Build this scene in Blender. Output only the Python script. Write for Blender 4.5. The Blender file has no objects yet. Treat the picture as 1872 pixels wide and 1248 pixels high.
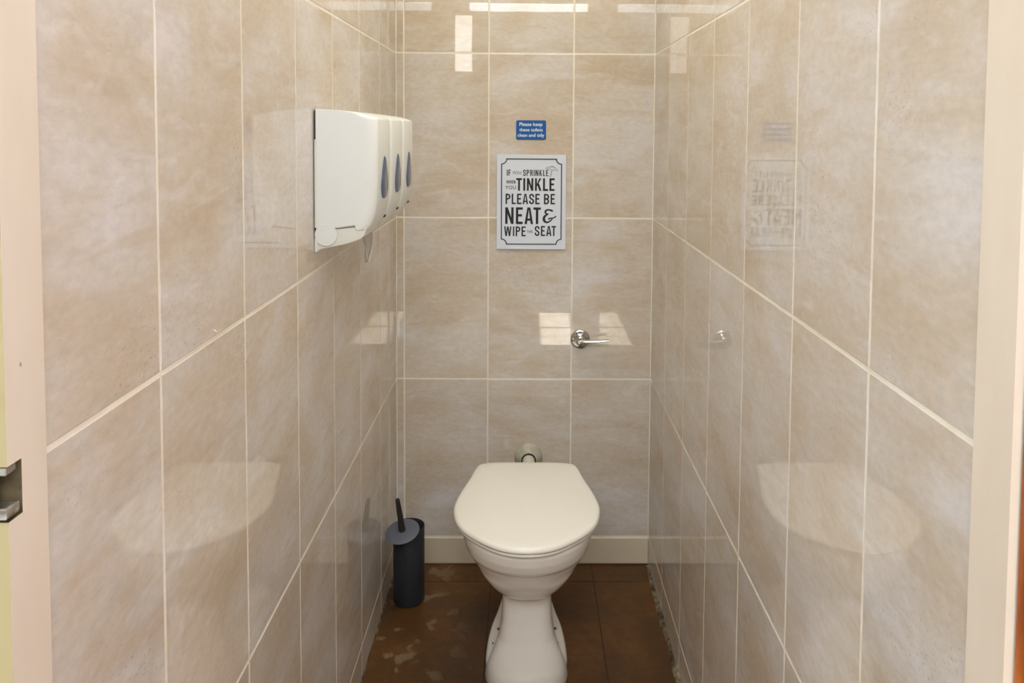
import bpy, bmesh, math, random
from mathutils import Vector, Matrix

scene = bpy.context.scene
COL = scene.collection
random.seed(7)
PI = math.pi

# ------------------------------------------------------------------ camera
F_PX, CX, CY = 1444.06, 979.58, 312.72
PITCH, YAW, ROLL = 0.051782, -0.011713, -0.006849
CAM_H = 1.3164
cam_d = bpy.data.cameras.new('camera')
cam = bpy.data.objects.new('camera', cam_d)
COL.objects.link(cam)
cam_d.sensor_width = 36.0
cam_d.lens = F_PX / 1872 * 36.0
cam_d.shift_x = -(CX - 936) / 1872
cam_d.shift_y = -(624 - CY) / 1872
cam_d.clip_start = 0.02
cy_, sy_ = math.cos(YAW), math.sin(YAW)
cp_, sp_ = math.cos(PITCH), math.sin(PITCH)
cr_, sr_ = math.cos(ROLL), math.sin(ROLL)
Rz = Matrix(((cy_, -sy_, 0), (sy_, cy_, 0), (0, 0, 1)))
Rx = Matrix(((1, 0, 0), (0, cp_, sp_), (0, -sp_, cp_)))
Ry = Matrix(((cr_, 0, sr_), (0, 1, 0), (-sr_, 0, cr_)))
RR = Rz @ Rx @ Ry
right, fwd, up = RR.col[0], RR.col[1], RR.col[2]
M = Matrix(((right[0], up[0], -fwd[0], 0), (right[1], up[1], -fwd[1], 0),
            (right[2], up[2], -fwd[2], CAM_H), (0, 0, 0, 1)))
cam.matrix_world = M
scene.camera = cam

# ------------------------------------------------------------------ world, lamps, exposure
world = bpy.data.worlds.new('world')
scene.world = world
world.use_nodes = True
world.node_tree.nodes['Background'].inputs[0].default_value = (0.75, 0.86, 1.0, 1)
world.node_tree.nodes['Background'].inputs[1].default_value = 0.6
scene.view_settings.view_transform = 'Standard'
scene.view_settings.look = 'None'
scene.view_settings.gamma = 1
scene.view_settings.use_curve_mapping = False
scene.view_settings.exposure = 0.0


def area(name, loc, target, sx, sy, power, color):
    d = bpy.data.lights.new(name, 'AREA')
    d.shape = 'RECTANGLE'
    d.size, d.size_y = sx, sy
    d.energy = power
    d.color = color
    o = bpy.data.objects.new(name, d)
    COL.objects.link(o)
    o.location = loc
    o.rotation_euler = (Vector(target) - Vector(loc)).to_track_quat('-Z', 'Y').to_euler()
    return o


area('cubicle_ceiling_lamp', (0.0, 1.60, 2.36), (0.0, 1.60, 0), 0.45, 0.6, 8.4, (1.0, 0.98, 0.82))
area('passage_ceiling_lamp', (0.0, -0.85, 2.40), (0.0, -0.85, 0), 1.8, 1.5, 67.0, (0.95, 0.99, 1.0))
area('window_daylight', (1.40, -0.55, 1.42), (-0.4, 0.75, 1.0), 0.85, 0.3, 24.0, (0.42, 0.66, 1.0))
sun_d = bpy.data.lights.new('sun', 'SUN')
sun_d.energy = 75.0
sun_d.angle = 0.009
sun_d.color = (1.0, 0.90, 0.76)
sun = bpy.data.objects.new('sun', sun_d)
COL.objects.link(sun)
sun.rotation_euler = Vector((-1.0, 0.0, -1.1)).to_track_quat('-Z', 'Y').to_euler()
BATTEN_EMIT = 11.0

# ------------------------------------------------------------------ dimensions
XL, XR, D = -0.3857, 0.3769, 2.3375      # side walls and back wall
Z0, TH, TW = 0.0858, 0.4853, 0.25        # first tile course, tile pitch
X0 = -0.3625                             # first joint on the back wall
AL, AR = 0.5093, 0.2374                  # joint phase on the side walls
JL, JR = 0.624, 0.642                    # where the tiles meet the door lining
YF = 0.577                               # face of the partition towards the passage
CEIL = 2.42

# ------------------------------------------------------------------ material helpers
def mat(name, color=(0.8, 0.8, 0.8), rough=0.5, metal=0.0, spec=0.5, emit=None, coat=0.0):
    m = bpy.data.materials.new(name)
    m.use_nodes = True
    b = m.node_tree.nodes['Principled BSDF']
    b.inputs['Base Color'].default_value = (*color, 1)
    b.inputs['Roughness'].default_value = rough
    b.inputs['Metallic'].default_value = metal
    b.inputs['Specular IOR Level'].default_value = spec
    b.inputs['Coat Weight'].default_value = coat
    if emit:
        b.inputs['Emission Color'].default_value = (*emit[0], 1)
        b.inputs['Emission Strength'].default_value = emit[1]
    return m


def srgb(r, g, b):
    def c(v):
        v /= 255
        return v / 12.92 if v <= 0.04045 else ((v + 0.055) / 1.055) ** 2.4
    return (c(r), c(g), c(b))


class NT:
    def __init__(self, m):
        self.t = m.node_tree
        self.b = self.t.nodes['Principled BSDF']

    def n(self, kind, **kw):
        nd = self.t.nodes.new(kind)
        for k, v in kw.items():
            setattr(nd, k, v)
        return nd

    def l(self, a, b):
        self.t.links.new(a, b)

    def noise(self, vec, scale, detail=4, rough=0.55, dist=0.0):
        nd = self.n('ShaderNodeTexNoise')
        nd.inputs['Scale'].default_value = scale
        nd.inputs['Detail'].default_value = detail
        nd.inputs['Roughness'].default_value = rough
        nd.inputs['Distortion'].default_value = dist
        self.l(vec, nd.inputs['Vector'])
        return nd.outputs['Fac']

    def ramp(self, fac, stops, interp='LINEAR'):
        nd = self.n('ShaderNodeValToRGB')
        nd.color_ramp.interpolation = interp
        el = nd.color_ramp.elements
        while len(el) < len(stops):
            el.new(0.5)
        for e, (p, c) in zip(el, stops):
            e.position = p
            e.color = (*c, 1) if len(c) == 3 else c
        self.l(fac, nd.inputs['Fac'])
        return nd.outputs['Color']

    def mix(self, fac, a, b, blend='MIX'):
        nd = self.n('ShaderNodeMix', data_type='RGBA', blend_type=blend)
        for sock, v in ((nd.inputs[0], fac), (nd.inputs[6], a), (nd.inputs[7], b)):
            if hasattr(v, 'links'):
                self.l(v, sock)
            elif isinstance(v, (int, float)):
                sock.default_value = v
            else:
                sock.default_value = (*v, 1)
        return nd.outputs[2]

    def math(self, op, a, b=0.0):
        nd = self.n('ShaderNodeMath', operation=op)
        for i, v in enumerate((a, b)):
            if hasattr(v, 'links'):
                self.l(v, nd.inputs[i])
            else:
                nd.inputs[i].default_value = v
        return nd.outputs[0]

    def vscale(self, vec, s):
        nd = self.n('ShaderNodeVectorMath', operation='MULTIPLY')
        self.l(vec, nd.inputs[0])
        nd.inputs[1].default_value = s
        return nd.outputs[0]

    def bump(self, h, strength, dist):
        nd = self.n('ShaderNodeBump')
        nd.inputs['Strength'].default_value = strength
        nd.inputs['Distance'].default_value = dist
        self.l(h, nd.inputs['Height'])
        self.l(nd.outputs[0], self.b.inputs['Normal'])


W3 = (1, 1, 1)
B3 = (0, 0, 0)


def tile_material():
    m = mat('glazed_tile', rough=0.018, spec=0.5)
    t = NT(m)
    co = t.n('ShaderNodeTexCoord').outputs['Object']
    geo = t.n('ShaderNodeNewGeometry').outputs['Random Per Island']
    off = t.n('ShaderNodeCombineXYZ')
    t.l(t.math('MULTIPLY', geo, 37.0), off.inputs[0])
    t.l(t.math('MULTIPLY', geo, 53.0), off.inputs[1])
    t.l(t.math('MULTIPLY', geo, 19.0), off.inputs[2])
    add = t.n('ShaderNodeVectorMath', operation='ADD')
    t.l(co, add.inputs[0])
    t.l(off.outputs[0], add.inputs[1])
    v = add.outputs[0]
    cloud = t.noise(t.vscale(v, (1.0, 1.0, 1.9)), 3.6, 5, 0.55, 0.5)
    base = t.ramp(cloud, [(0.30, srgb(205, 190, 170)), (0.43, srgb(212, 199, 184)),
                          (0.55, srgb(217, 209, 201)), (0.68, srgb(224, 219, 219))])
    streak = t.noise(t.vscale(v, (1.0, 1.0, 7.0)), 5.0, 8, 0.62, 0.7)
    sm = t.ramp(streak, [(0.34, (0.30,) * 3), (0.50, B3)])
    base = t.mix(sm, base, srgb(196, 178, 150))
    wisp = t.noise(t.vscale(v, (1.0, 1.0, 3.0)), 7.0, 4, 0.5, 1.6)
    wm = t.ramp(wisp, [(0.56, B3), (0.74, (0.55,) * 3)])
    base = t.mix(wm, base, srgb(228, 222, 221))
    # fine pitting in loose drifts
    sp = t.noise(t.vscale(v, (1.0, 1.0, 1.6)), 170.0, 2, 0.5)
    spm = t.ramp(sp, [(0.30, W3), (0.40, B3)])
    dr = t.ramp(t.noise(v, 5.5, 3), [(0.50, B3), (0.66, W3)])
    pit = t.math('MULTIPLY', t.math('MULTIPLY', spm, dr), 0.40)
    base = t.mix(pit, base, srgb(150, 126, 100))
    grain = t.noise(t.vscale(v, (1, 1, 2.0)), 60.0, 4, 0.6)
    gm = t.ramp(grain, [(0.25, (0.90,) * 3), (0.75, (1.06,) * 3)])
    base = t.mix(1.0, base, gm, 'MULTIPLY')
    t.l(base, t.b.inputs['Base Color'])
    t.bump(t.noise(v, 6.0, 1), 0.010, 0.01)
    return m


def grout_material():
    m = mat('cream_grout', srgb(243, 238, 226), 0.7, spec=0.2)
    t = NT(m)
    co = t.n('ShaderNodeTexCoord').outputs['Object']
    c = t.ramp(t.noise(co, 12, 4), [(0.3, srgb(236, 228, 212)), (0.65, srgb(248, 244, 234))])
    t.l(c, t.b.inputs['Base Color'])
    return m


def floor_material():
    m = mat('quarry_tile', rough=0.5, spec=0.35)
    t = NT(m)
    co = t.n('ShaderNodeTexCoord').outputs['Object']
    a = t.noise(co, 4.2, 6, 0.65, 0.5)
    base = t.ramp(a, [(0.30, srgb(64, 42, 18)), (0.5, srgb(88, 58, 28)), (0.72, srgb(116, 81, 45))])
    b = t.noise(co, 38.0, 5, 0.65)
    base = t.mix(1.0, base, t.ramp(b, [(0.3, (0.80,) * 3), (0.7, (1.14,) * 3)]), 'MULTIPLY')
    # limescale marks, thickest by the brush in the left corner
    sep = t.n('ShaderNodeSeparateXYZ')
    t.l(co, sep.inputs[0])
    side = t.ramp(sep.outputs[0], [(0.0, W3), (0.001, W3)])
    mx = t.n('ShaderNodeMapRange')
    mx.inputs[1].default_value, mx.inputs[2].default_value = -0.38, -0.12
    mx.inputs[3].default_value, mx.inputs[4].default_value = 1.0, 0.0
    t.l(sep.outputs[0], mx.inputs[0])
    blot = t.ramp(t.noise(co, 15.0, 3, 0.5, 0.3), [(0.58, B3), (0.63, W3)])
    fac = t.math('MULTIPLY', t.math('MULTIPLY', blot, mx.outputs[0]), 0.5)
    base = t.mix(fac, base, srgb(168, 148, 122))
    spk = t.ramp(t.noise(co, 120.0, 2), [(0.70, B3), (0.76, (0.5,) * 3)])
    base = t.mix(spk, base, srgb(165, 135, 105))
    t.l(base, t.b.inputs['Base Color'])
    t.l(t.ramp(a, [(0.3, (0.40,) * 3), (0.7, (0.62,) * 3)]), t.b.inputs['Roughness'])
    t.bump(b, 0.2, 0.003)
    return m


def paint_material(name, col, col2, rough=0.35):
    m = mat(name, col, rough)
    t = NT(m)
    co = t.n('ShaderNodeTexCoord').outputs['Object']
    base = t.ramp(t.noise(t.vscale(co, (3, 3, 0.8)), 5.0, 4), [(0.3, col2), (0.7, col)])
    chip = t.ramp(t.noise(t.vscale(co, (1, 1, 0.6)), 55.0, 2), [(0.745, B3), (0.765, W3)])
    base = t.mix(chip, base, srgb(160, 140, 118))
    t.l(base, t.b.inputs['Base Color'])
    t.bump(t.noise(co, 40.0, 3), 0.05, 0.002)
    return m


def wood_material():
    m = mat('varnished_wood', rough=0.25)
    t = NT(m)
    co = t.n('ShaderNodeTexCoord').outputs['Object']
    g = t.noise(t.vscale(co, (22, 22, 1.6)), 2.2, 6, 0.6, 0.8)
    base = t.ramp(g, [(0.3, srgb(118, 54, 12)), (0.5, srgb(170, 88, 28)), (0.7, srgb(205, 122, 52))])
    t.l(base, t.b.inputs['Base Color'])
    return m


def mortar_material():
    m = mat('dirty_mortar', rough=0.85)
    t = NT(m)
    co = t.n('ShaderNodeTexCoord').outputs['Object']
    base = t.ramp(t.noise(co, 26.0, 5, 0.65), [(0.38, srgb(52, 42, 30)), (0.5, srgb(104, 92, 72)), (0.68, srgb(150, 138, 114))])
    t.l(base, t.b.inputs['Base Color'])
    t.bump(t.noise(co, 70.0, 4), 0.5, 0.004)
    return m


def chrome_material(name, rough=0.06, col=(0.62, 0.62, 0.62)):
    m = mat(name, col, rough, 1.0)
    t = NT(m)
    co = t.n('ShaderNodeTexCoord').outputs['Object']
    t.l(t.ramp(t.noise(co, 40.0, 3), [(0.3, (rough * 0.8,) * 3), (0.7, (rough * 1.5,) * 3)]), t.b.inputs['Roughness'])
    return m


def subtle(name, col, rough, var=0.05, scale=6.0, spec=0.5, bump=0.0, coat=0.0):
    m = mat(name, col, rough, spec=spec, coat=coat)
    t = NT(m)
    co = t.n('ShaderNodeTexCoord').outputs['Object']
    nz = t.noise(co, scale, 4)
    k = tuple(max(0, c * (1 - var)) for c in col)
    k2 = tuple(min(1, c * (1 + var)) for c in col)
    t.l(t.ramp(nz, [(0.3, k), (0.7, k2)]), t.b.inputs['Base Color'])
    if bump:
        t.bump(t.noise(co, 90.0, 3), bump, 0.002)
    return m


MT = tile_material()
MG = grout_material()
MFLOOR = floor_material()
MJOINT = subtle('floor_joint', srgb(70, 48, 29), 0.9, 0.3, 30)
MSKIRT = subtle('skirting_glaze', srgb(224, 212, 190), 0.12, 0.03, 4)
MJAMB = paint_material('lining_gloss_paint', srgb(236, 224, 210), srgb(228, 214, 198))
MYEL = paint_material('yellow_wall_paint', srgb(180, 168, 128), srgb(170, 157, 116), 0.5)
MWALL = subtle('passage_wall_paint', srgb(222, 222, 220), 0.6, 0.03, 3)
MDARK = subtle('brown_passage_paint', srgb(104, 88, 70), 0.6, 0.05, 3)
MPASS = subtle('passage_floor_tile', srgb(204, 200, 192), 0.5, 0.06, 6)
MCEIL = subtle('ceiling_paint', srgb(238, 234, 226), 0.8, 0.02, 3)
MWOOD = wood_material()
MMORT = mortar_material()
MCHROME = chrome_material('chrome')
MSTEEL = chrome_material('worn_steel', 0.3, (0.62, 0.61, 0.58))
MPORC = subtle('white_porcelain', srgb(240, 234, 226), 0.07, 0.015, 5)
MSEAT = subtle('seat_plastic', srgb(243, 239, 231), 0.22, 0.012, 5)
MDISP = subtle('dispenser_plastic', srgb(231, 234, 233), 0.30, 0.012, 5)
MDISP2 = subtle('dispenser_tray_plastic', srgb(226, 227, 220), 0.35, 0.015, 5)
MWIN = subtle('smoked_blue_plastic', srgb(84, 96, 124), 0.12, 0.12, 60)
MRECESS = subtle('recess_olive_brown', srgb(88, 76, 54), 0.8, 0.35, 90)  # darker olive brown inside the latch recess
MGAP = subtle('dark_gap', srgb(64, 58, 46), 0.8, 0.1)  # painted shade for the dispenser gaps; also colours the slot and catch
MTISS = subtle('tissue_paper', srgb(240, 236, 228), 0.9, 0.04, 60, bump=0.2)
MCYL = subtle('black_slate_plastic', srgb(44, 48, 56), 0.42, 0.08, 18)
MLID = subtle('slate_grey_plastic', srgb(98, 101, 116), 0.5, 0.04, 18)
MHAND = subtle('brush_handle_plastic', srgb(40, 39, 43), 0.45, 0.1, 18)
MBRIS = subtle('bristle_nylon', srgb(70, 72, 78), 0.8, 0.1, 60)
MPOST = subtle('poster_board', srgb(226, 234, 250), 0.30, 0.012, 8)
MINK = subtle('black_ink', srgb(22, 22, 25), 0.45, 0.15, 20)
MBLUE = subtle('blue_sticker_vinyl', srgb(16, 92, 172), 0.30, 0.06, 20)
MWHITE = subtle('white_lettering', srgb(222, 234, 250), 0.4, 0.01, 20)
MPIPE = subtle('white_pipe_plastic', srgb(226, 220, 206), 0.3, 0.02)
MRUB = subtle('black_rubber', srgb(34, 26, 16), 0.6, 0.1)
MPUTTY = subtle('grey_putty', srgb(186, 182, 166), 0.35, 0.16, 60, bump=0.25)
MSCREW = subtle('dull_screw_metal', srgb(92, 84, 74), 0.5, 0.2, 90)
MPANE = mat('added_pane_glow', (0.9, 0.9, 0.9), 0.4, emit=((1.0, 0.97, 0.92), 9.0))  # glow of the added end window, seen only as a reflection
MEMIT = mat('lit_tube', (1, 1, 1), 0.5, emit=((0.84, 0.92, 1.0), BATTEN_EMIT))

# ------------------------------------------------------------------ mesh helpers
def link(name, bm, m, parent=None, smooth=False, angle=40):
    me = bpy.data.meshes.new(name)
    bmesh.ops.recalc_face_normals(bm, faces=bm.faces[:])
    bm.to_mesh(me)
    bm.free()
    for mm in (m if isinstance(m, (list, tuple)) else [m]):
        me.materials.append(mm)
    if smooth:
        me.shade_smooth()
        if angle < 180:
            me.set_sharp_from_angle(angle=math.radians(angle))
    o = bpy.data.objects.new(name, me)
    COL.objects.link(o)
    if parent:
        me.transform(Matrix.Translation(-parent.location))
        o.parent = parent
    return o


def empty(name, loc, label, cat, group=None):
    o = bpy.data.objects.new(name, None)
    o.empty_display_size = 0.05
    COL.objects.link(o)
    o.location = loc
    o['label'] = label
    o['category'] = cat
    if group:
        o['group'] = group
    return o


def structure(o):
    o['kind'] = 'structure'
    return o


def box(bm, a, b, mi=0):
    xs, ys, zs = zip(a, b)
    v = [bm.verts.new((x, y, z)) for x in xs for y in ys for z in zs]
    fs = []
    for idx in ((0, 1, 3, 2), (4, 6, 7, 5), (0, 4, 5, 1), (2, 3, 7, 6), (0, 2, 6, 4), (1, 5, 7, 3)):
        f = bm.faces.new([v[i] for i in idx])
        f.material_index = mi
        fs.append(f)
    return v, fs


def bevel(bm, w, seg=2, edges=None):
    bmesh.ops.bevel(bm, geom=edges if edges is not None else bm.edges[:], offset=w, segments=seg,
                    profile=0.5, affect='EDGES', clamp_overlap=True)


def loft(bm, rings, cap=True, mi=0):
    vs = [[bm.verts.new(p) for p in r] for r in rings]
    n = len(rings[0])
    for a, b in zip(vs, vs[1:]):
        for i in range(n):
            j = (i + 1) % n
            f = bm.faces.new((a[i], a[j], b[j], b[i]))
            f.material_index = mi
    if cap:
        bm.faces.new(vs[0][::-1]).material_index = mi
        bm.faces.new(vs[-1]).material_index = mi
    return vs


def frame_of(axis):
    axis = Vector(axis).normalized()
    h = Vector((0, 0, 1)) if abs(axis.z) < 0.9 else Vector((1, 0, 0))
    u = axis.cross(h).normalized()
    return u, axis.cross(u).normalized(), axis


def lathe(bm, origin, axis, prof, seg=48, cap=True):
    """prof: (distance along axis, radius)"""
    u, v, w = frame_of(axis)
    o = Vector(origin)
    rings = [[o + w * d + (u * math.cos(2 * PI * i / seg) + v * math.sin(2 * PI * i / seg)) * r for i in range(seg)]
             for d, r in prof]
    return loft(bm, rings, cap)


def tube(bm, pts, rad, seg=16, cap=True):
    pts = [Vector(p) for p in pts]
    rads = rad if isinstance(rad, (list, tuple)) else [rad] * len(pts)
    rings = []
    u = None
    for i, p in enumerate(pts):
        t = (pts[min(i + 1, len(pts) - 1)] - pts[max(i - 1, 0)]).normalized()
        if u is None:
            u, v, _ = frame_of(t)
        else:
            u = (u - t * u.dot(t)).normalized()
            v = t.cross(u)
        rings.append([p + (u * math.cos(2 * PI * k / seg) + v * math.sin(2 * PI * k / seg)) * rads[i] for k in range(seg)])
    loft(bm, rings, cap)


def catmull(pts, n=8, closed=False):
    out = []
    P = [Vector(p) for p in pts]
    m = len(P)
    rng = range(m) if closed else range(m - 1)
    for i in rng:
        p1, p2 = P[i], P[(i + 1) % m]
        p0 = P[i - 1] if (closed or i > 0) else p1 * 2 - p2
        p3 = P[(i + 2) % m] if (closed or i + 2 < m) else p2 * 2 - p1
        for k in range(n):
            s = k / n
            out.append(0.5 * ((2 * p1) + (p2 - p0) * s + (2 * p0 - 5 * p1 + 4 * p2 - p3) * s * s
                              + (3 * p1 - p0 - 3 * p2 + p3) * s ** 3))
    if not closed:
        out.append(P[-1])
    return out


# ------------------------------------------------------------------ tiled walls
GV, GH, TTH, BV = 0.0042, 0.0052, 0.0007, 0.0009


def tiled_wall(name, to_world, us, zs, slab, skip=None):
    """us / zs: joint lines. to_world(u, z, n): n is the distance out of the grout face."""
    bm = bmesh.new()
    box(bm, slab[0], slab[1], 1)
    for i, (u0, u1) in enumerate(zip(us, us[1:])):
        for k, (z0, z1) in enumerate(zip(zs, zs[1:])):
            if skip and skip(i, k):
                continue
            a0, a1 = u0 + GV / 2, u1 - GV / 2
            b0, b1 = z0 + GH / 2, z1 - GH / 2
            if a1 - a0 < 0.004 or b1 - b0 < 0.004:
                continue
            rg = random.Random(i * 31 + k * 7 + len(name))
            tilt = [rg.uniform(-0.00010, 0.00010) for _ in range(4)]
            r0 = [to_world(u, z, -0.0005) for u, z in ((a0, b0), (a1, b0), (a1, b1), (a0, b1))]
            r1 = [to_world(u, z, TTH - BV * 0.7) for u, z in ((a0, b0), (a1, b0), (a1, b1), (a0, b1))]
            q = [(a0 + BV * .4, b0 + BV * .4), (a1 - BV * .4, b0 + BV * .4), (a1 - BV * .4, b1 - BV * .4), (a0 + BV * .4, b1 - BV * .4)]
            r2 = [to_world(u, z, TTH - BV * 0.2) for u, z in q]
            q = [(a0 + BV, b0 + BV), (a1 - BV, b0 + BV), (a1 - BV, b1 - BV), (a0 + BV, b1 - BV)]
            r3 = [to_world(u, z, TTH + tl) for (u, z), tl in zip(q, tilt)]
            vs = loft(bm, [r0, r1, r2, r3], cap=False, mi=0)
            bm.faces.new(vs[-1]).material_index = 0
    return structure(link(name, bm, [MT, MG]))


ZS = [0.0] + [Z0 + k * TH for k in range(5)] + [CEIL]
us_l = sorted([JL] + [D - AL - i * TW for i in range(-1, 5)] + [D])
us_r = sorted([JR] + [D - AR - i * TW for i in range(0, 6)] + [D])
us_b = [XL, X0, X0 + TW, X0 + 2 * TW, XR]
tiled_wall('wall_left', lambda u, z, n: (XL - TTH + n, u, z), us_l, ZS, ((XL - 0.06, JL, 0), (XL - TTH, D + 0.06, CEIL)))
tiled_wall('wall_right', lambda u, z, n: (XR + TTH - n, u, z), us_r, ZS, ((XR + TTH, JR, 0), (XR + 0.06, D + 0.06, CEIL)))
tiled_wall('wall_back', lambda u, z, n: (u, D + TTH - n, z), us_b, ZS,
           ((XL - TTH, D + TTH, 0), (XR + TTH, D + 0.08, CEIL)), skip=lambda i, k: k == 0)

bm = bmesh.new()
box(bm, (XL + 0.0005, D - 0.004, 0.003), (XR - 0.0005, D + TTH, Z0 - 0.0035))
bevel(bm, 0.002, 2)
structure(link('baseboard_back', bm, MSKIRT))

# ------------------------------------------------------------------ floor and ceiling
bm = bmesh.new()
box(bm, (-1.5, -2.1, -0.08), (1.5, D + 0.06, -0.0022), 1)
fx = [XL - 0.01, -0.0965, 0.2035, XR + 0.012]
fy = [-2.1 + 0.3 * k for k in range(0)] + [YF, 1.35, 2.243, D + 0.01]
for x0, x1 in zip(fx, fx[1:]):
    for y0, y1 in zip(fy, fy[1:]):
        v, fs = box(bm, (x0 + 0.0016, y0 + 0.0014, -0.0022), (x1 - 0.0016, y1 - 0.0014, random.uniform(-0.0006, 0.0004)), 0)
for k in range(-5, 5):
    for j in range(9):
        x0, y0 = k * 0.3, YF - 0.3 * (j + 1)
        box(bm, (x0 + 0.002, y0 + 0.002, -0.0022), (x0 + 0.298, y0 + 0.298, 0), 2)
structure(link('floor', bm, [MFLOOR, MJOINT, MPASS]))

bm = bmesh.new()
box(bm, (-1.5, -2.1, CEIL), (1.5, D + 0.08, CEIL + 0.06))
structure(link('ceiling', bm, MCEIL))

# crumbling mortar along the foot of the side walls
def mortar(name, x, sgn, y0, y1, wmax, hmax, seed):
    rg = random.Random(seed)
    bm = bmesh.new()
    n = 70
    rings = []
    w = h = 0.5
    for i in range(n + 1):
        y = y0 + (y1 - y0) * i / n
        w = min(1, max(0.12, w + rg.uniform(-0.28, 0.28)))
        h = min(1, max(0.15, h + rg.uniform(-0.28, 0.28)))
        W, H = w * wmax, h * hmax
        rings.append([Vector((x - sgn * 0.004, y, -0.001)), Vector((x + sgn * W, y, -0.001)),
                      Vector((x + sgn * W * 0.8, y, H * 0.35)), Vector((x + sgn * W * 0.4, y, H * 0.8)),
                      Vector((x - sgn * 0.004, y, H))])
    loft(bm, rings)
    return structure(link(name, bm, MMORT, smooth=True, angle=60))


mortar('trim_1', XR, -1, 1.2, D - 0.01, 0.014, 0.014, 3)
mortar('trim_2', XL, 1, 1.2, D - 0.01, 0.010, 0.010, 5)

# ------------------------------------------------------------------ door lining, partition face, passage
HEAD = 1.96
RZ0, RZ1 = 1.0225, 1.0645
bm = bmesh.new()
pl = 0.0025
box(bm, (XL - 0.05, 0.5935, 0), (XL + pl, JL + 0.001, HEAD))
box(bm, (XL - 0.05, YF, 0), (XL + pl, 0.5935, RZ0))
box(bm, (XL - 0.05, YF, RZ1), (XL + pl, 0.5935, HEAD))
box(bm, (XL - 0.05, YF, RZ0), (XL - 0.028, 0.5935, RZ1))
bm.normal_update()
bmesh.ops.recalc_face_normals(bm, faces=bm.faces[:])
for f in bm.faces:
    if f.normal.y < -0.9:
        f.material_index = 1 if f.calc_center_median().y < YF + 0.003 else 2
    if RZ0 - 0.001 < f.calc_center_median().z < RZ1 + 0.001 and f.calc_center_median().x < XL:
        f.material_index = 2
lining_l = structure(link('trim_3', bm, [MJAMB, MYEL, MRECESS]))
bm = bmesh.new()
box(bm, (XL - 0.028, YF + 0.001, RZ1 - 0.0075), (XL + 0.0005, 0.5905, RZ1 - 0.001))
bevel(bm, 0.0008, 1)
link('keep_top', bm, MSTEEL, lining_l)
bm = bmesh.new()
v, f = box(bm, (XL - 0.028, YF - 0.004, RZ0 + 0.003), (XL + 0.004, 0.5890, RZ0 + 0.0125))
bevel(bm, 0.002, 2)
link('keep_lip', bm, MSTEEL, lining_l, smooth=True)
bm = bmesh.new()
box(bm, (XL - 0.0275, YF + 0.002, RZ0), (XL - 0.012, 0.584, RZ1))
link('latch_slot', bm, MGAP, lining_l)

bm = bmesh.new()
box(bm, (XR - pl, 0.591, 0), (XR + 0.05, JR + 0.001, HEAD))
structure(link('trim_4', bm, MJAMB))
bm = bmesh.new()
box(bm, (XL - 0.05, 0.577, HEAD), (XR + 0.05, JR, HEAD + 0.03))
structure(link('trim_5', bm, MJAMB))

bm = bmesh.new()
box(bm, (-1.45, YF + 0.002, 0), (XL - 0.05, JL - 0.001, CEIL))
box(bm, (XR + 0.05, 0.587, 0), (1.45, JR - 0.001, CEIL))
box(bm, (XL - 0.05, YF + 0.002, HEAD + 0.03), (XR + 0.05, JR - 0.002, CEIL))
structure(link('wall_front', bm, MYEL))

bm = bmesh.new()
box(bm, (-1.5, -2.1, 0), (-1.45, YF + 0.05, CEIL))
structure(link('wall_passage_left', bm, MWALL))
bm = bmesh.new()   # right passage wall with a window opening
WY0, WY1, WZ0, WZ1 = -1.02, -0.06, 1.22, 1.58
box(bm, (1.45, -2.1, 0), (1.5, WY0, CEIL))
box(bm, (1.45, WY1, 0), (1.5, YF + 0.05, CEIL))
box(bm, (1.45, WY0, 0), (1.5, WY1, WZ0))
box(bm, (1.45, WY0, WZ1), (1.5, WY1, CEIL))
structure(link('wall_passage_right', bm, MWALL))
bm = bmesh.new()
for a, b in (((WY0, WZ0), (WY0 + .04, WZ1)), ((WY1 - .04, WZ0), (WY1, WZ1)), ((WY0, WZ0), (WY1, WZ0 + .04)),
             ((WY0, WZ1 - .04), (WY1, WZ1)), ((-0.57, WZ0), (-0.54, WZ1))):
    box(bm, (1.455, a[0], a[1]), (1.495, b[0], b[1]))
structure(link('window_1', bm, MJAMB))
bm = bmesh.new()   # end wall with an unseen window, added for its streak reflected in the tiles
EX0, EX1, EZ0, EZ1 = -0.63, -0.46, 1.80, 2.30
box(bm, (-1.5, -2.15, 0), (EX0, -2.1, CEIL))
box(bm, (EX1, -2.15, 0), (1.5, -2.1, CEIL))
box(bm, (EX0, -2.15, 0), (EX1, -2.1, EZ0))
box(bm, (EX0, -2.15, EZ1), (EX1, -2.1, CEIL))
structure(link('wall_passage_end', bm, MDARK))
bm = bmesh.new()
box(bm, (EX0, -2.135, EZ0), (EX0 + 0.015, -2.105, EZ1))
box(bm, (EX1 - 0.015, -2.135, EZ0), (EX1, -2.105, EZ1))
box(bm, (EX0, -2.135, EZ0), (EX1, -2.105, EZ0 + 0.015))
box(bm, (EX0, -2.135, EZ1 - 0.015), (EX1, -2.105, EZ1))
w2 = structure(link('added_window', bm, MJAMB))
bm = bmesh.new()
box(bm, (EX0 + 0.015, -2.128, EZ0 + 0.015), (EX1 - 0.015, -2.122, EZ1 - 0.015))
link('added_glow_pane', bm, MPANE, w2)

# varnished door leaf, swung open into the passage
bm = bmesh.new()
ang = math.radians(80)
hx, hy = XR + 0.0042, 0.588
dx, dy = math.cos(ang), -math.sin(ang)
nx, ny = math.sin(ang), math.cos(ang)
pts = [(hx, hy), (hx + dx * 0.72, hy + dy * 0.72), (hx + dx * 0.72 + nx * 0.04, hy + dy * 0.72 + ny * 0.04), (hx + nx * 0.04, hy + ny * 0.04 - 0.012)]
loft(bm, [[(x, y, 0.012) for x, y in pts], [(x, y, 1.95) for x, y in pts]])
structure(link('door_1', bm, MWOOD))

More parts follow.
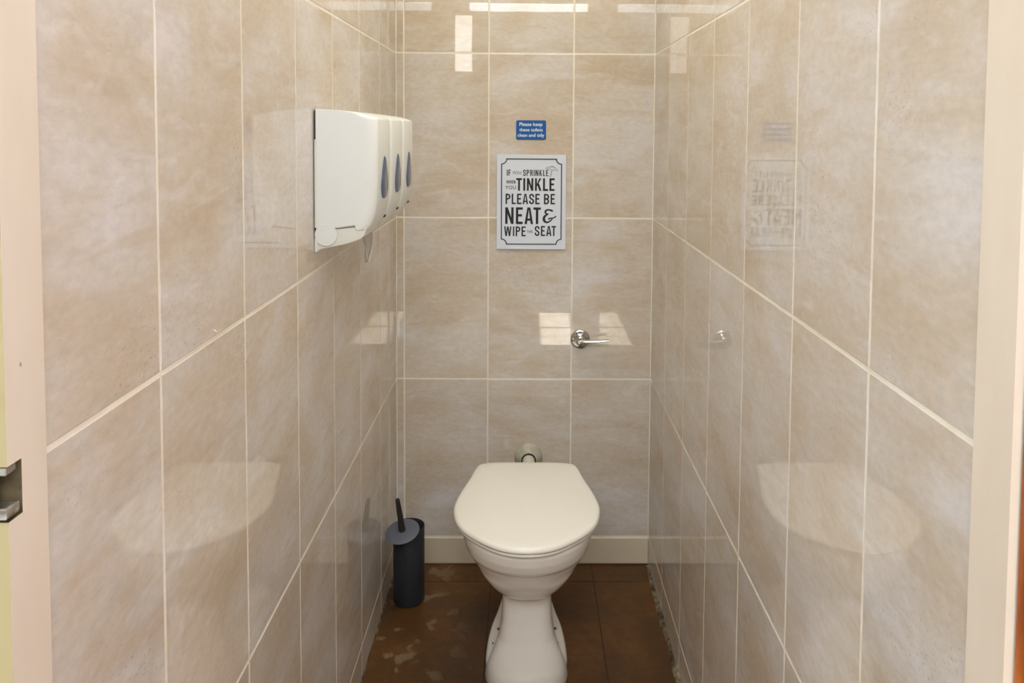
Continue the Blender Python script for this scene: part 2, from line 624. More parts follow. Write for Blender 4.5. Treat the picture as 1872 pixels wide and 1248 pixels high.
# ------------------------------------------------------------------ lamps seen as reflections
def batten(a, b, w, label):
    a, b = Vector(a), Vector(b)
    o = empty('batten_light', (a + b) / 2, label, 'light')
    bm = bmesh.new()
    lo = Vector((min(a.x, b.x) - w, JR + 0.001, a.z + w * 0.8))
    hi = Vector((max(a.x, b.x) + w, JR + 0.075, a.z + w * 0.8 + 0.045))
    box(bm, lo, hi)
    bevel(bm, 0.004, 2)
    link('housing', bm, MJAMB, o)
    bm = bmesh.new()
    tube(bm, [a, b], w, 20)
    link('tube', bm, MEMIT, o, smooth=True)
    return o


batten((-0.29, JR + 0.05, 1.928), (0.30, JR + 0.05, 1.928), 0.021, 'white fluorescent batten mounted level above the door head')

# ------------------------------------------------------------------ toilet
TX = 0.0070
toilet = empty('toilet', (TX, 1.95, 0), 'white porcelain toilet with its lid closed standing on the brown floor', 'toilet')


def sup(a, b, e, n=72):
    """superellipse ring in local units, start at -x"""
    out = []
    for i in range(n):
        th = 2 * PI * i / n
        c, s = math.cos(th), math.sin(th)
        out.append((math.copysign(abs(c) ** (2 / e), c) * a, math.copysign(abs(s) ** (2 / e), s) * b))
    return out


def egg(hw, yf, yb, ym, z, ef=2.0, eb=2.6, n=72, x=TX):
    """plan outline: front half ellipse (towards camera, yf), rear half squarer (yb); widest at ym"""
    out = []
    for i in range(n):
        th = 2 * PI * i / n
        c, s = math.cos(th), math.sin(th)
        e = ef if s < 0 else eb
        xx = math.copysign(abs(c) ** (2 / e), c) * hw
        yy = math.copysign(abs(s) ** (2 / e), s) * ((ym - yf) if s < 0 else (yb - ym))
        out.append(Vector((x + xx, ym + yy, z)))
    return out


bm = bmesh.new()
bowl = [  # hw, yf, yb, ym, z
    (0.148, 1.668, 2.08, 1.83, 0.4045), (0.155, 1.655, 2.085, 1.83, 0.4000), (0.156, 1.652, 2.085, 1.83, 0.392),
    (0.1525, 1.657, 2.085, 1.83, 0.372), (0.148, 1.666, 2.085, 1.83, 0.353), (0.1455, 1.671, 2.08, 1.83, 0.346),
    (0.1405, 1.678, 2.08, 1.83, 0.340), (0.134, 1.685, 2.08, 1.83, 0.328), (0.117, 1.701, 2.07, 1.84, 0.299),
    (0.095, 1.722, 2.07, 1.85, 0.272), (0.077, 1.743, 2.06, 1.87, 0.252), (0.067, 1.757, 2.05, 1.89, 0.241),
    (0.061, 1.769, 2.05, 1.90, 0.233), (0.057, 1.788, 2.05, 1.90, 0.227), (0.050, 1.82, 2.05, 1.90, 0.20)]
head, tail_ = bowl[:7], bowl[7:]
fine = []
for i in range(len(tail_) - 1):
    p0, p1, p2, p3 = (tail_[max(i - 1, 0)], tail_[i], tail_[i + 1], tail_[min(i + 2, len(tail_) - 1)])
    for q in range(4):
        u = q / 4
        fine.append(tuple(0.5 * (2 * b + (c - a) * u + (2 * a - 5 * b + 4 * c - d) * u * u + (3 * b - a - 3 * c + d) * u ** 3)
                          for a, b, c, d in zip(p0, p1, p2, p3)))
bowl = head + fine + [tail_[-1]]
loft(bm, [egg(*r[:4], r[4], ef=2.0 + 1.3 * max(0, min(1, (0.310 - r[4]) / 0.07))) for r in bowl])


def column_ring(hw, yf, z, e, tail=0.042, yb=2.08):
    """front of the foot as a rounded nose that pinches back to the narrow trap behind"""
    ym = yf + 0.052 + 0.053 * max(0.0, min(1.0, (0.085 - z) / 0.085)) ** 1.6
    out = []
    N = 40
    for i in range(N + 1):
        th = PI + PI * i / N
        c, s = math.cos(th), math.sin(th)
        out.append(Vector((TX + math.copysign(abs(c) ** (2 / e), c) * hw, ym + math.copysign(abs(s) ** (2 / e), s) * (ym - yf), z)))
    L = 16
    rpts = []
    for i in range(1, L + 1):
        t = i / L
        y = ym + (yb - ym) * t
        s = min(1, (y - ym) / 0.04)
        k = s * s * (3 - 2 * s)
        rpts.append((hw + (tail - hw) * k, y))
    out += [Vector((TX + w, y, z)) for w, y in rpts]
    out += [Vector((TX - w, y, z)) for w, y in rpts[::-1]]
    return out


col = [(0.0575, 1.790, 0.262, 3.6), (0.0585, 1.787, 0.20, 3.4), (0.0605, 1.784, 0.157, 3.0), (0.067, 1.779, 0.118, 2.7),
       (0.077, 1.773, 0.092, 2.5), (0.0835, 1.769, 0.076, 2.4), (0.0895, 1.765, 0.060, 2.3), (0.0935, 1.761, 0.047, 2.25), (0.0965, 1.758, 0.034, 2.2), (0.100, 1.753, 0.012, 2.1), (0.1005, 1.752, 0.0, 2.1)]
loft(bm, [column_ring(hw, yf, z, e) for hw, yf, z, e in col])
# foot plate behind the nose
def foot(off, z):
    half = [(0.0, 1.768), (0.045, 1.777), (0.080, 1.808), (0.0945, 1.845), (0.1000, 1.876), (0.1005, 1.91), (0.0975, 1.962), (0.091, 2.013), (0.080, 2.064), (0.0685, 2.13), (0.060, 2.17), (0.03, 2.185), (0, 2.185)]
    pr = [Vector((TX + max(0, x - off if x > 0.001 else 0), y, z)) for x, y in half]
    pl_ = [Vector((2 * TX - p.x, p.y, z)) for p in pr[-2:0:-1]]
    return catmull(pr + pl_, 4, closed=True)


loft(bm, [foot(0, 0), foot(0, 0.016), foot(0.002, 0.022), foot(0.006, 0.0255)])
# trap outlet running to the back wall and flush inlet boss
tube(bm, [(TX, 2.0, 0.17), (TX, 2.08, 0.19), (TX, 2.16, 0.19), (TX, 2.22, 0.19)], [0.05, 0.055, 0.055, 0.055], 28)
tube(bm, [(TX, 2.0, 0.335), (TX, 2.12, 0.335)], [0.034, 0.034], 28)
pan = link('pan', bm, MPORC, toilet, smooth=True, angle=180)
rm = pan.modifiers.new('remesh', 'REMESH')
rm.mode = 'VOXEL'
rm.voxel_size = 0.0023
rm.use_smooth_shade = True
sm = pan.modifiers.new('smooth', 'SMOOTH')
sm.factor = 0.5
sm.iterations = 5

half = [(0.0, 2.082), (0.078, 2.081), (0.112, 2.075), (0.1275, 2.066), (0.1355, 2.048), (0.1475, 1.982), (0.1625, 1.915), (0.1715, 1.862),
        (0.1735, 1.825), (0.1685, 1.787), (0.1575, 1.751), (0.136, 1.716), (0.104, 1.682), (0.070, 1.655), (0.036, 1.640), (0.0, 1.635)]
LX = 0.0058
outline = catmull([(LX + x, y, 0) for x, y in half] + [(LX - x, y, 0) for x, y in half[-2:0:-1]], 6, closed=True)


def inset(ring, d, z, c=(TX, 1.87)):
    n = len(ring)
    out = []
    for i, p in enumerate(ring):
        t = ring[(i + 2) % n] - ring[i - 2]
        nrm = Vector((t.y, -t.x, 0)).normalized()
        if nrm.dot(Vector((p.x - c[0], p.y - c[1], 0))) < 0:
            nrm = -nrm
        q = p - nrm * d
        out.append(Vector((q.x, q.y, z)))
    return out


def shrink(ring, k, z, c=(TX, 1.86)):
    return [Vector((c[0] + (p.x - c[0]) * k, c[1] + (p.y - c[1]) * k, z)) for p in ring]


bm = bmesh.new()
r5 = inset(outline, 0.0085, 0.4275)
loft(bm, [inset(outline, 0.006, 0.4135), inset(outline, 0.0012, 0.4145), inset(outline, 0.0, 0.4170), inset(outline, 0.0003, 0.4205),
          inset(outline, 0.0018, 0.4238), inset(outline, 0.0045, 0.4262), r5,
          shrink(r5, 0.92, 0.4286), shrink(r5, 0.75, 0.4300), shrink(r5, 0.45, 0.4312), shrink(r5, 0.12, 0.4317)])
link('lid', bm, MSEAT, toilet, smooth=True, angle=60)
bm = bmesh.new()
loft(bm, [inset(outline, 0.010, 0.4035), inset(outline, 0.006, 0.4045), inset(outline, 0.0045, 0.4075), inset(outline, 0.006, 0.4112), inset(outline, 0.010, 0.4125)])
link('seat', bm, MSEAT, toilet, smooth=True, angle=60)
for s in (-1, 1):
    bm = bmesh.new()
    lathe(bm, (TX + s * 0.075 - 0.018, 2.066, 0.4075), (1, 0, 0), [(0, 0.0085), (0.036, 0.0085)], 20)
    link('hinge', bm, MSEAT, toilet, smooth=True)
for x, y in ((-0.0655, 1.982), (0.0815, 1.984), (-0.0775, 1.925), (0.0865, 1.925)):
    small = y < 1.95
    bm = bmesh.new()
    r = 0.0018 if small else 0.0034
    lathe(bm, (x, y, 0.0235), (0, 0, 1), [(0, r), (0.0045, r), (0.0060, r * 0.6), (0.0062, 0.0003)], 16)
    link('floor_screw', bm, MSCREW, toilet, smooth=True)

# ------------------------------------------------------------------ flush pipe coming out of the wall
pipe = empty('flush_pipe', (TX + 0.004, D, 0.333), 'short white flush pipe with grey putty collar entering the wall behind the lid', 'pipe')
PXX, PZ = TX + 0.0045, 0.331
bm = bmesh.new()
tube(bm, [(PXX, D + 0.002, PZ), (PXX, 2.20, PZ), (PXX, 2.122, PZ)], 0.0185, 28)
link('tube', bm, MPIPE, pipe, smooth=True)
bm = bmesh.new()
lathe(bm, (PXX, D - 0.030, PZ), (0, 1, 0), [(0, 0.0188), (0, 0.0222), (0.004, 0.0222), (0.004, 0.0188)], 32, cap=False)
link('rubber_ring', bm, MRUB, pipe, smooth=True)['label'] = 'black rubber ring'
bm = bmesh.new()
rg = random.Random(11)
vs = lathe(bm, (PXX, D + 0.001, PZ), (0, -1, 0), [(0, 0.043), (0.003, 0.0425), (0.010, 0.036), (0.019, 0.029), (0.025, 0.0225), (0.026, 0.0188)], 40)
for r in vs[:4]:
    for v in r:
        v.co.x += rg.uniform(-0.0012, 0.0012)
        v.co.z += rg.uniform(-0.0012, 0.0012)
link('putty_collar', bm, MPUTTY, pipe, smooth=True)['label'] = 'grey putty collar'

# ------------------------------------------------------------------ flush lever
lever = empty('flush_lever', (0.164, D, 0.693), 'round chrome flush lever on the tiled back wall', 'lever')
LZ = 0.693
bm = bmesh.new()
lathe(bm, (0.164, D, LZ), (0, -1, 0), [(0, 0.0288), (0.004, 0.0288), (0.0055, 0.0282), (0.0068, 0.0262), (0.0078, 0.0225), (0.0085, 0.0185), (0.0095, 0.016), (0.0125, 0.0150), (0.0130, 0.010)], 48)
link('rose', bm, MCHROME, lever, smooth=True)
bm = bmesh.new()
lathe(bm, (0.164, D - 0.012, LZ), (0, -1, 0), [(0, 0.0145), (0.012, 0.0145), (0.015, 0.012), (0.016, 0.008), (0.0165, 0.001)], 40)
link('boss', bm, MCHROME, lever, smooth=True)
bm = bmesh.new()
path = catmull([(0.163, D - 0.026, LZ - 0.001), (0.176, D - 0.030, LZ - 0.001), (0.205, D - 0.034, LZ + 0.001), (0.235, D - 0.037, LZ + 0.004), (0.2475, D - 0.038, LZ + 0.0055)], 6)
rings = []
for i, p in enumerate(path):
    t = i / (len(path) - 1)
    a, b = 0.0058 - 0.0028 * t, 0.0095 - 0.002 * t
    k = 1 if i < len(path) - 1 else 0.6
    rings.append([Vector((p.x, p.y - math.sin(2 * PI * j / 16) * b * k, p.z + math.cos(2 * PI * j / 16) * a * k)) for j in range(16)])
loft(bm, rings)
link('arm', bm, MCHROME, lever, smooth=True)

# ------------------------------------------------------------------ three tissue dispensers
DY0, DP, DZT, DZB = 1.4325, 0.1145, 1.3525, 1.1455
PITCH_Y = 0.1545
DW = 0.151


def build_dispenser():
    root = empty('tissue_dispenser', (XL, DY0, DZB), 'white tissue dispenser nearest the door, its flat side in full view', 'tissue dispenser', 'white dispensers on the left wall')
    x0 = XL + 0.0042
    # cover: side profile in (x, z) swept along y, with big rounded front corners
    prof = [(x0, DZT), (XL + 0.040, DZT - 0.0015), (XL + 0.085, DZT - 0.0075), (XL + 0.102, DZT - 0.0120), (XL + DP - 0.003, DZT - 0.0155), (XL + DP, DZT - 0.020),
            (XL + DP, 1.235), (XL + DP - 0.0012, 1.190), (XL + DP - 0.0055, 1.162), (XL + DP - 0.0115, 1.143), (XL + DP - 0.018, 1.1335), (XL + DP - 0.0225, 1.1325), (XL + DP - 0.031, DZB - 0.0035), (XL + 0.042, DZB - 0.0085), (x0, DZB - 0.012)]
    front = {3, 4, 5, 6, 7, 8, 9, 10}
    bm = bmesh.new()
    ring = []
    RY, RX, steps = 0.016, 0.026, 8
    # layers: (y offset from the near side, how far the front is pulled back)
    layers = [(RY * (1 - math.cos(a)), RX * (1 - math.sin(a))) for a in [PI / 2 * s / steps for s in range(steps + 1)]]
    layers = layers + [(DW - y, p) for y, p in layers[::-1]]
    rings = []
    for y, pull in layers:
        r = []
        for (x, z) in prof:
            d = (x - x0) / (DP - 0.0055)
            k = max(0.0, min(1.0, (d - 0.55) / 0.45))
            zz = z
            if y in (layers[0][0], layers[-1][0]):
                zz = z - 0.0012 if z > 1.3 else z
            r.append(Vector((x - pull * k, DY0 + y, zz)))
        rings.append(r)
    loft(bm, rings)
    link('cover', bm, MDISP, root, smooth=True, angle=38)
    # hinge lobes at both sides and the seam strip by the wall
    for yy in (DY0 - 0.0006, DY0 + DW + 0.0006 - 0.006):
        bm = bmesh.new()
        lathe(bm, (XL + 0.0215, yy, 1.1235), (0, 1, 0), [(0, 0.0196), (0.0006, 0.0203), (0.006, 0.0203)], 40)
        link('hinge_disc', bm, MDISP, root, smooth=True)
    bm = bmesh.new()
    box(bm, (XL + 0.0005, DY0 + 0.004, 1.094), (XL + 0.0045, DY0 + DW - 0.004, DZT - 0.003))
    link('gap_shade', bm, MGAP, root)  # coloured dark to paint in the shade between cover and wall
    bm = bmesh.new()
    box(bm, (XL + 0.0008, DY0 + 0.0005, 1.092), (XL + 0.0055, DY0 + DW - 0.0005, 1.118))
    bevel(bm, 0.0008, 2)
    link('plate_foot', bm, MDISP, root)
    bm = bmesh.new()
    box(bm, (XL + 0.0015, DY0 - 0.0010, 1.136), (XL + 0.0058, DY0 + 0.003, 1.297))
    bevel(bm, 0.0008, 2)
    link('hinge_strip', bm, MDISP2, root)
    # tray slung below the cover
    bm = bmesh.new()
    tp = [(XL + 0.0035, 1.150), (XL + 0.0035, 1.093), (XL + 0.010, 1.0965), (XL + 0.060, 1.107), (XL + 0.083, 1.1155), (XL + 0.0905, 1.122), (XL + 0.0935, 1.133), (XL + 0.0935, 1.150)]
    loft(bm, [[Vector((x, DY0 + y, z)) for x, z in tp] for y in (0.0035, DW - 0.0035)])
    bmesh.ops.recalc_face_normals(bm, faces=bm.faces[:])
    bevel(bm, 0.0016, 2)
    link('tray', bm, MDISP2, root, smooth=True, angle=40)
    # dark strip painted as the shade in the gap between cover and tray
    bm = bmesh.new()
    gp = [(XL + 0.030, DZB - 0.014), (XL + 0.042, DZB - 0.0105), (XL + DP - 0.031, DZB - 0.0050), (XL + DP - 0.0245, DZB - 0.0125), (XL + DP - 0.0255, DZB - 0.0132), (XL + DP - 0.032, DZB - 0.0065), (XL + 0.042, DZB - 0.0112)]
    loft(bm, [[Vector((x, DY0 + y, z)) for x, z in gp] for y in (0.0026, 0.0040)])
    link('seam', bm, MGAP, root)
    # tear drop viewing window, slightly proud of the front
    bm = bmesh.new()
    yc, zt, zb = DY0 + DW / 2, 1.2655, 1.1845
    ring = []
    n = 40
    for i in range(n):
        th = 2 * PI * i / n
        t = (1 + math.cos(th)) / 2            # 1 at the top, 0 at the bottom
        hw = 0.031 * math.sin(th) * (1.0 - 0.62 * t) / 0.76
        ring.append((hw, zb + (zt - zb) * t))
    xs = XL + DP
    loft(bm, [[Vector((xs - 0.004, yc + y, z)) for y, z in ring],
              [Vector((xs + 0.0006, yc + y, z)) for y, z in ring],
              [Vector((xs + 0.0026, yc + y * 0.85, 1.222 + (z - 1.222) * 0.93)) for y, z in ring],
              [Vector((xs + 0.0034, yc + y * 0.4, 1.222 + (z - 1.222) * 0.5)) for y, z in ring]])
    link('viewing_window', bm, MWIN, root, smooth=True, angle=50)['label'] = 'blue grey teardrop window'
    # thumb catch on the lower front edge
    bm = bmesh.new()
    box(bm, (XL + DP - 0.018, DY0 + DW - 0.026, 1.1420), (XL + DP - 0.0095, DY0 + DW - 0.006, 1.1465))
    bevel(bm, 0.001, 2)
    link('catch', bm, MGAP, root)
    return root


def copy_thing(o, label):
    c = o.copy()
    COL.objects.link(c)
    c['label'] = label
    for ch in o.children:
        d = ch.copy()
        COL.objects.link(d)
        d.parent = c
    return c


disp = build_dispenser()
for i, lb in ((1, 'white tissue dispenser in the middle of the row of three on the left wall'),
              (2, 'white tissue dispenser nearest the back wall, farthest of the row')):
    c = copy_thing(disp, lb)
    c.location.y = DY0 + PITCH_Y * i

# loose tissue hanging out of the middle dispenser
ty = DY0 + PITCH_Y * 1.18
bm = bmesh.new()
rows = []
for k in range(9):
    t = k / 8
    z = 1.112 - t * 0.068
    w = 0.034 * (1 - t) ** 0.7 + 0.0015
    row = []
    for j in range(7):
        s = j / 6 * 2 - 1
        row.append(Vector((XL + 0.056 + 0.004 * math.sin(3 * t) + s * w * 0.55 + 0.004 * t, ty - s * w * 0.35 + 0.004 * math.sin(4 * t), z)))
    rows.append([bm.verts.new(p + Vector((0.003 * math.sin(j * 1.7 + k * 0.4), 0, 0))) for j, p in enumerate(row)])
for a, b in zip(rows, rows[1:]):
    for j in range(6):
        bm.faces.new((a[j], a[j + 1], b[j + 1], b[j]))
tis = link('toilet_tissue', bm, MTISS, None, smooth=True, angle=180)
sd = tis.modifiers.new('solid', 'SOLIDIFY')
sd.thickness = 0.0006
tis['label'] = 'pointed end of white tissue hanging below the row of dispensers'
tis['category'] = 'tissue'

# ------------------------------------------------------------------ toilet brush
BX, BY, BR, BH = -0.3225, 2.1555, 0.0432, 0.213
brush = empty('brush_holder', (BX, BY, 0), 'tall black cylindrical toilet brush holder standing in the left corner', 'brush holder')
bm = bmesh.new()
lathe(bm, (BX, BY, 0), (0, 0, 1), [(0, BR - 0.003), (0.0015, BR - 0.001), (0.004, BR), (BH - 0.001, BR), (BH, BR - 0.0006), (BH, BR - 0.0014), (BH - 0.001, BR - 0.002), (0.006, BR - 0.002), (0.005, 0.001)], 64)
link('canister', bm, MCYL, brush, smooth=True, angle=50)

bc = Vector((-0.3335, 2.110, 0.2195))
ax = Vector((-0.12, -0.28, 1.0)).normalized()
tb = empty('toilet_brush', bc, 'grey toilet brush with a round splash lid tilted on its black holder', 'toilet brush')
bm = bmesh.new()
lathe(bm, bc - ax * 0.003, ax, [(0, 0.044), (0.0008, 0.0462), (0.002, 0.0467), (0.0023, 0.0462), (0.0045, 0.043), (0.0055, 0.03), (0.0062, 0.010)], 64)
link('splash_lid', bm, MLID, tb, smooth=True, angle=50)['label'] = 'slate grey round splash lid'
hd = Vector((-0.135, -0.06, 1.0)).normalized()
bm = bmesh.new()
lathe(bm, bc + ax * 0.001, hd, [(0, 0.0098), (0.003, 0.0094), (0.045, 0.0078), (0.085, 0.0062), (0.0905, 0.0060), (0.0925, 0.0052), (0.093, 0.002)], 28)
link('handle', bm, MHAND, tb, smooth=True, angle=50)['label'] = 'black tapered handle'
bm = bmesh.new()
down = (Vector((BX, BY + 0.006, 0.05)) - bc).normalized()
lathe(bm, bc + down * 0.002, down, [(0, 0.006), (0.075, 0.006), (0.078, 0.004)], 16)
link('stem', bm, MHAND, tb, smooth=True)
bm = bmesh.new()
lathe(bm, bc + down * 0.078, down, [(0, 0.008), (0.012, 0.023), (0.055, 0.025), (0.07, 0.020), (0.078, 0.006)], 24)
link('bristles', bm, MBRIS, tb, smooth=True)

# ------------------------------------------------------------------ poster on the back wall
MMPX = 0.001622
POX, POZ = 0.0145, 1.1035          # centre of the board
PCX, PCY = 972.0, 367.5            # the same point in the layout grid
poster = empty('wall_poster', (POX, D, POZ), 'white board poster with black lettering about sprinkling and wiping the seat', 'poster')
bm = bmesh.new()
box(bm, (POX - 0.1025, D - 0.0055, POZ - 0.1405), (POX + 0.1025, D - 0.0003, POZ + 0.1405))
bevel(bm, 0.0005, 1)
link('board', bm, MPOST, poster)
YT = D - 0.0057
_layer = [0]


def W2(p):
    return Vector((POX + (p[0] - PCX) * MMPX, YT - _layer[0] * 0.000004, POZ - (p[1] - PCY) * MMPX))


def band(bm, pts, t, closed=False):
    """flat stroke of width t along a polyline, mitred joins, square ends (layout units)"""
    P = []
    keep = []
    for i, p in enumerate(pts):
        q = Vector((p[0], p[1]))
        if not P or (q - P[-1]).length > 1e-4:
            P.append(q)
            keep.append(i)
    if isinstance(t, list):
        t = [t[i] for i in keep]
    n = len(P)
    ts = t if isinstance(t, (list, tuple)) else [t] * n
    L, R = [], []
    for i in range(n):
        a = P[i - 1] if (i > 0 or closed) else None
        c = P[(i + 1) % n] if (i < n - 1 or closed) else None
        d1 = (P[i] - a).normalized() if a is not None else None
        d2 = (c - P[i]).normalized() if c is not None else None
        d1 = d1 or d2
        d2 = d2 or d1
        n1, n2 = Vector((-d1.y, d1.x)), Vector((-d2.y, d2.x))
        m_ = (n1 + n2)
        m_ = m_.normalized() if m_.length > 1e-6 else n1
        k = 1 / max(0.45, m_.dot(n1))
        L.append(P[i] + m_ * k * ts[i] / 2)
        R.append(P[i] - m_ * k * ts[i] / 2)
    _layer[0] += 1
    vl = [bm.verts.new(W2(p)) for p in L]
    vr = [bm.verts.new(W2(p)) for p in R]
    for i in range(n if closed else n - 1):
        j = (i + 1) % n
        bm.faces.new((vl[i], vl[j], vr[j], vr[i]))


def arc(cx, cy, rx, ry, a0, a1, n=10):
    return [(cx + rx * math.cos(math.radians(a0 + (a1 - a0) * i / n)), cy - ry * math.sin(math.radians(a0 + (a1 - a0) * i / n))) for i in range(n + 1)]


def glyph(bm, ch, x0, x1, y0, y1, t):
    """condensed grotesque capitals; y0 is the top"""
    h = t / 2
    l, r, a, b = x0 + h, x1 - h, y0 + h, y1 - h
    m = (y0 + y1) / 2
    H = y1 - y0
    S = lambda pts, w=t: band(bm, pts, w)
    if ch == 'I':
        S([((x0 + x1) / 2, y0), ((x0 + x1) / 2, y1)], x1 - x0)
    elif ch == 'L':
        S([(l, y0), (l, y1)]); S([(l, b), (x1, b)])
    elif ch in 'EF':
        S([(l, y0), (l, y1)]); S([(l, a), (x1, a)]); S([(l, m - .02 * H), (x1 - .12 * (x1 - x0), m - .02 * H)])
        if ch == 'E':
            S([(l, b), (x1, b)])
    elif ch == 'T':
        S([(x0, a), (x1, a)]); S([((x0 + x1) / 2, y0), ((x0 + x1) / 2, y1)])
    elif ch == 'H':
        S([(l, y0), (l, y1)]); S([(r, y0), (r, y1)]); S([(l, m), (r, m)])
    elif ch == 'N':
        S([(l, y0), (l, y1)]); S([(r, y0), (r, y1)])
        poly(bm, [(x0, y0), (x0 + t * 1.05, y0), (x1, y1), (x1 - t * 1.05, y1)])
    elif ch == 'K':
        S([(l, y0), (l, y1)])
        poly(bm, [(x1 - t * 1.05, y0), (x1 - t * .02, y0), (x0 + t * .9, m + .17 * H), (x0 + t * .9, m - .02 * H)])
        poly(bm, [(x0 + (x1 - x0) * .36, m + .02 * H), (x0 + (x1 - x0) * .62, m - .10 * H), (x1, y1), (x1 - t * 1.08, y1)])
    elif ch == 'A':
        c = (x0 + x1) / 2
        poly(bm, [(c - t * .62, y0), (c + t * .12, y0), (x0 + t, y1), (x0, y1)])
        poly(bm, [(c - t * .12, y0), (c + t * .62, y0), (x1, y1), (x1 - t, y1)])
        S([(x0 + (x1 - x0) * .22, y1 - .27 * H), (x1 - (x1 - x0) * .22, y1 - .27 * H)], t * .9)
    elif ch == 'W':
        w = (x1 - x0)
        q = t * .95
        c = (x0 + x1) / 2
        poly(bm, [(x0, y0), (x0 + q, y0), (x0 + w * .25 + q * .55, y1), (x0 + w * .25 - q * .45, y1)])
        poly(bm, [(c - q * .5, y0), (c + q * .4, y0), (x0 + w * .25 + q * .55, y1), (x0 + w * .25 - q * .35, y1)])
        poly(bm, [(c - q * .4, y0), (c + q * .5, y0), (x1 - w * .25 + q * .35, y1), (x1 - w * .25 - q * .55, y1)])
        poly(bm, [(x1 - q, y0), (x1, y0), (x1 - w * .25 + q * .45, y1), (x1 - w * .25 - q * .55, y1)])
    elif ch == 'Y':
        c = (x0 + x1) / 2
        S([(c, m), (c, y1)])
        S([(x0 + h, y0), (c, m + h * .6)]); S([(x1 - h, y0), (c, m + h * .6)])
    elif ch == 'O':
        band(bm, arc((x0 + x1) / 2, m, (r - l) / 2, (b - a) / 2, 0, 360, 28)[:-1], t, closed=True)
    elif ch == 'U':
        rr = (r - l) / 2
        S([(l, y0)] + arc((l + r) / 2, b - rr, rr, rr, 180, 360, 14) + [(r, y0)])
    elif ch in 'PRB':
        S([(l, y0), (l, y1)])
        mm = y0 + H * (.56 if ch != 'B' else .49)
        bb = mm - h if ch != 'B' else mm
        rr = min((bb - a) / 2, (r - l) * .8)
        S([(l, a), (r - rr, a)] + arc(r - rr, a + rr, rr, rr, 90, 0, 6) + arc(r - rr, bb - rr, rr, rr, 0, -90, 6) + [(l, bb)])
        if ch == 'R':
            poly(bm, [(x0 + (x1 - x0) * .48, mm - t * .4), (x0 + (x1 - x0) * .48 + t, mm - t * .4), (x1 + t * .05, y1), (x1 - t, y1)])
        if ch == 'B':
            rr = min((b - bb) / 2, (r - l) * .8)
            S([(l, bb), (r - rr, bb)] + arc(r - rr, bb + rr, rr, rr, 90, 0, 6) + arc(r - rr, b - rr, rr, rr, 0, -90, 6) + [(l, b)])
    elif ch == 'S':
        rr = (r - l) / 2
        c = (l + r) / 2
        ry = rr * 1.15
        pts = [(r, a + ry + .07 * H)] + arc(c, a + ry, rr, ry, 0, 180, 14) + [(l, a + ry + .03 * H)]
        pts2 = [(r, b - ry - .03 * H)] + arc(c, b - ry, rr, ry, 0, -180, 14) + [(l, b - ry - .07 * H)]
        mid = catmull([(l, a + ry + .03 * H, 0), (l + rr * .35, m - .07 * H, 0), (r - rr * .35, m + .07 * H, 0), (r, b - ry - .03 * H, 0)], 4)
        S(pts[:-1] + [(p.x, p.y) for p in mid] + pts2[1:])


def poly(bm, pts):
    _layer[0] += 1
    bm.faces.new([bm.verts.new(W2(p)) for p in pts])


def line(bm, letters, y0, y1, t, ox, oy, s=14.68):
    for ch, x0, x1 in letters:
        glyph(bm, ch, ox + x0 / s, ox + x1 / s, oy + y0 / s, oy + y1 / s, t / s)


bm = bmesh.new()
A = (915, 290)
B = (915, 365)
line(bm, [('I', 176, 200), ('F', 220, 284)], 270, 432, 23, *A)
line(bm, [('Y', 328, 394), ('O', 398, 480), ('U', 498, 562)], 312, 394, 12, *A)
line(bm, [('S', 610, 686), ('P', 706, 777), ('R', 800, 872), ('I', 896, 920), ('N', 943, 1022), ('K', 1048, 1118), ('L', 1146, 1202), ('E', 1227, 1287)], 270, 436, 23, *A)
line(bm, [('W', 163, 246), ('H', 256, 300), ('E', 314, 350), ('N', 362, 409)], 553, 641, 14, *A)
line(bm, [('Y', 138, 222), ('O', 232, 326), ('U', 343, 422)], 698, 792, 14, *A)
line(bm, [('T', 428, 582), ('I', 619, 670), ('N', 716, 887), ('K', 933, 1104), ('L', 1148, 1282), ('E', 1320, 1457)], 495, 832, 50, *A)
line(bm, [('P', 148, 278), ('L', 311, 422), ('E', 454, 572), ('A', 603, 750), ('S', 778, 912), ('E', 944, 1062), ('B', 1176, 1314), ('E', 1354, 1470)], 914, 1192, 39, *A)
line(bm, [('N', 140, 364), ('E', 426, 609), ('A', 658, 887), ('T', 894, 1092)], 178, 626, 62, *B)
line(bm, [('W', 113, 307), ('I', 350, 384), ('P', 424, 547), ('E', 579, 691)], 692, 956, 37, *B)
line(bm, [('T', 724, 768), ('H', 780, 822), ('E', 840, 882)], 796, 861, 9, *B)
line(bm, [('S', 934, 1062), ('E', 1101, 1209), ('A', 1243, 1382), ('T', 1384, 1506)], 676, 946, 37, *B)


def curl(pts, ws):
    q = catmull([(B[0] + x / 14.68, B[1] + y / 14.68, 0) for x, y in pts], 6)
    n = len(q)
    w = []
    for i in range(n):
        f = i / (n - 1) * (len(ws) - 1)
        k = min(int(f), len(ws) - 2)
        w.append((ws[k] + (ws[k + 1] - ws[k]) * (f - k)) / 14.68)
    band(bm, [(p.x, p.y) for p in q], w)


curl([(1412, 278), (1385, 262), (1320, 242), (1250, 248), (1214, 290), (1232, 335), (1302, 358)], [46, 50, 40, 46, 50, 40, 24])
curl([(1302, 358), (1235, 382), (1182, 450), (1186, 530), (1248, 578), (1330, 552), (1388, 500), (1402, 462)], [24, 44, 66, 66, 46, 34, 30, 26])
curl([(1300, 498), (1325, 474), (1395, 462), (1455, 448), (1503, 410)], [40, 36, 26, 28, 34])
link('lettering', bm, MINK, poster)

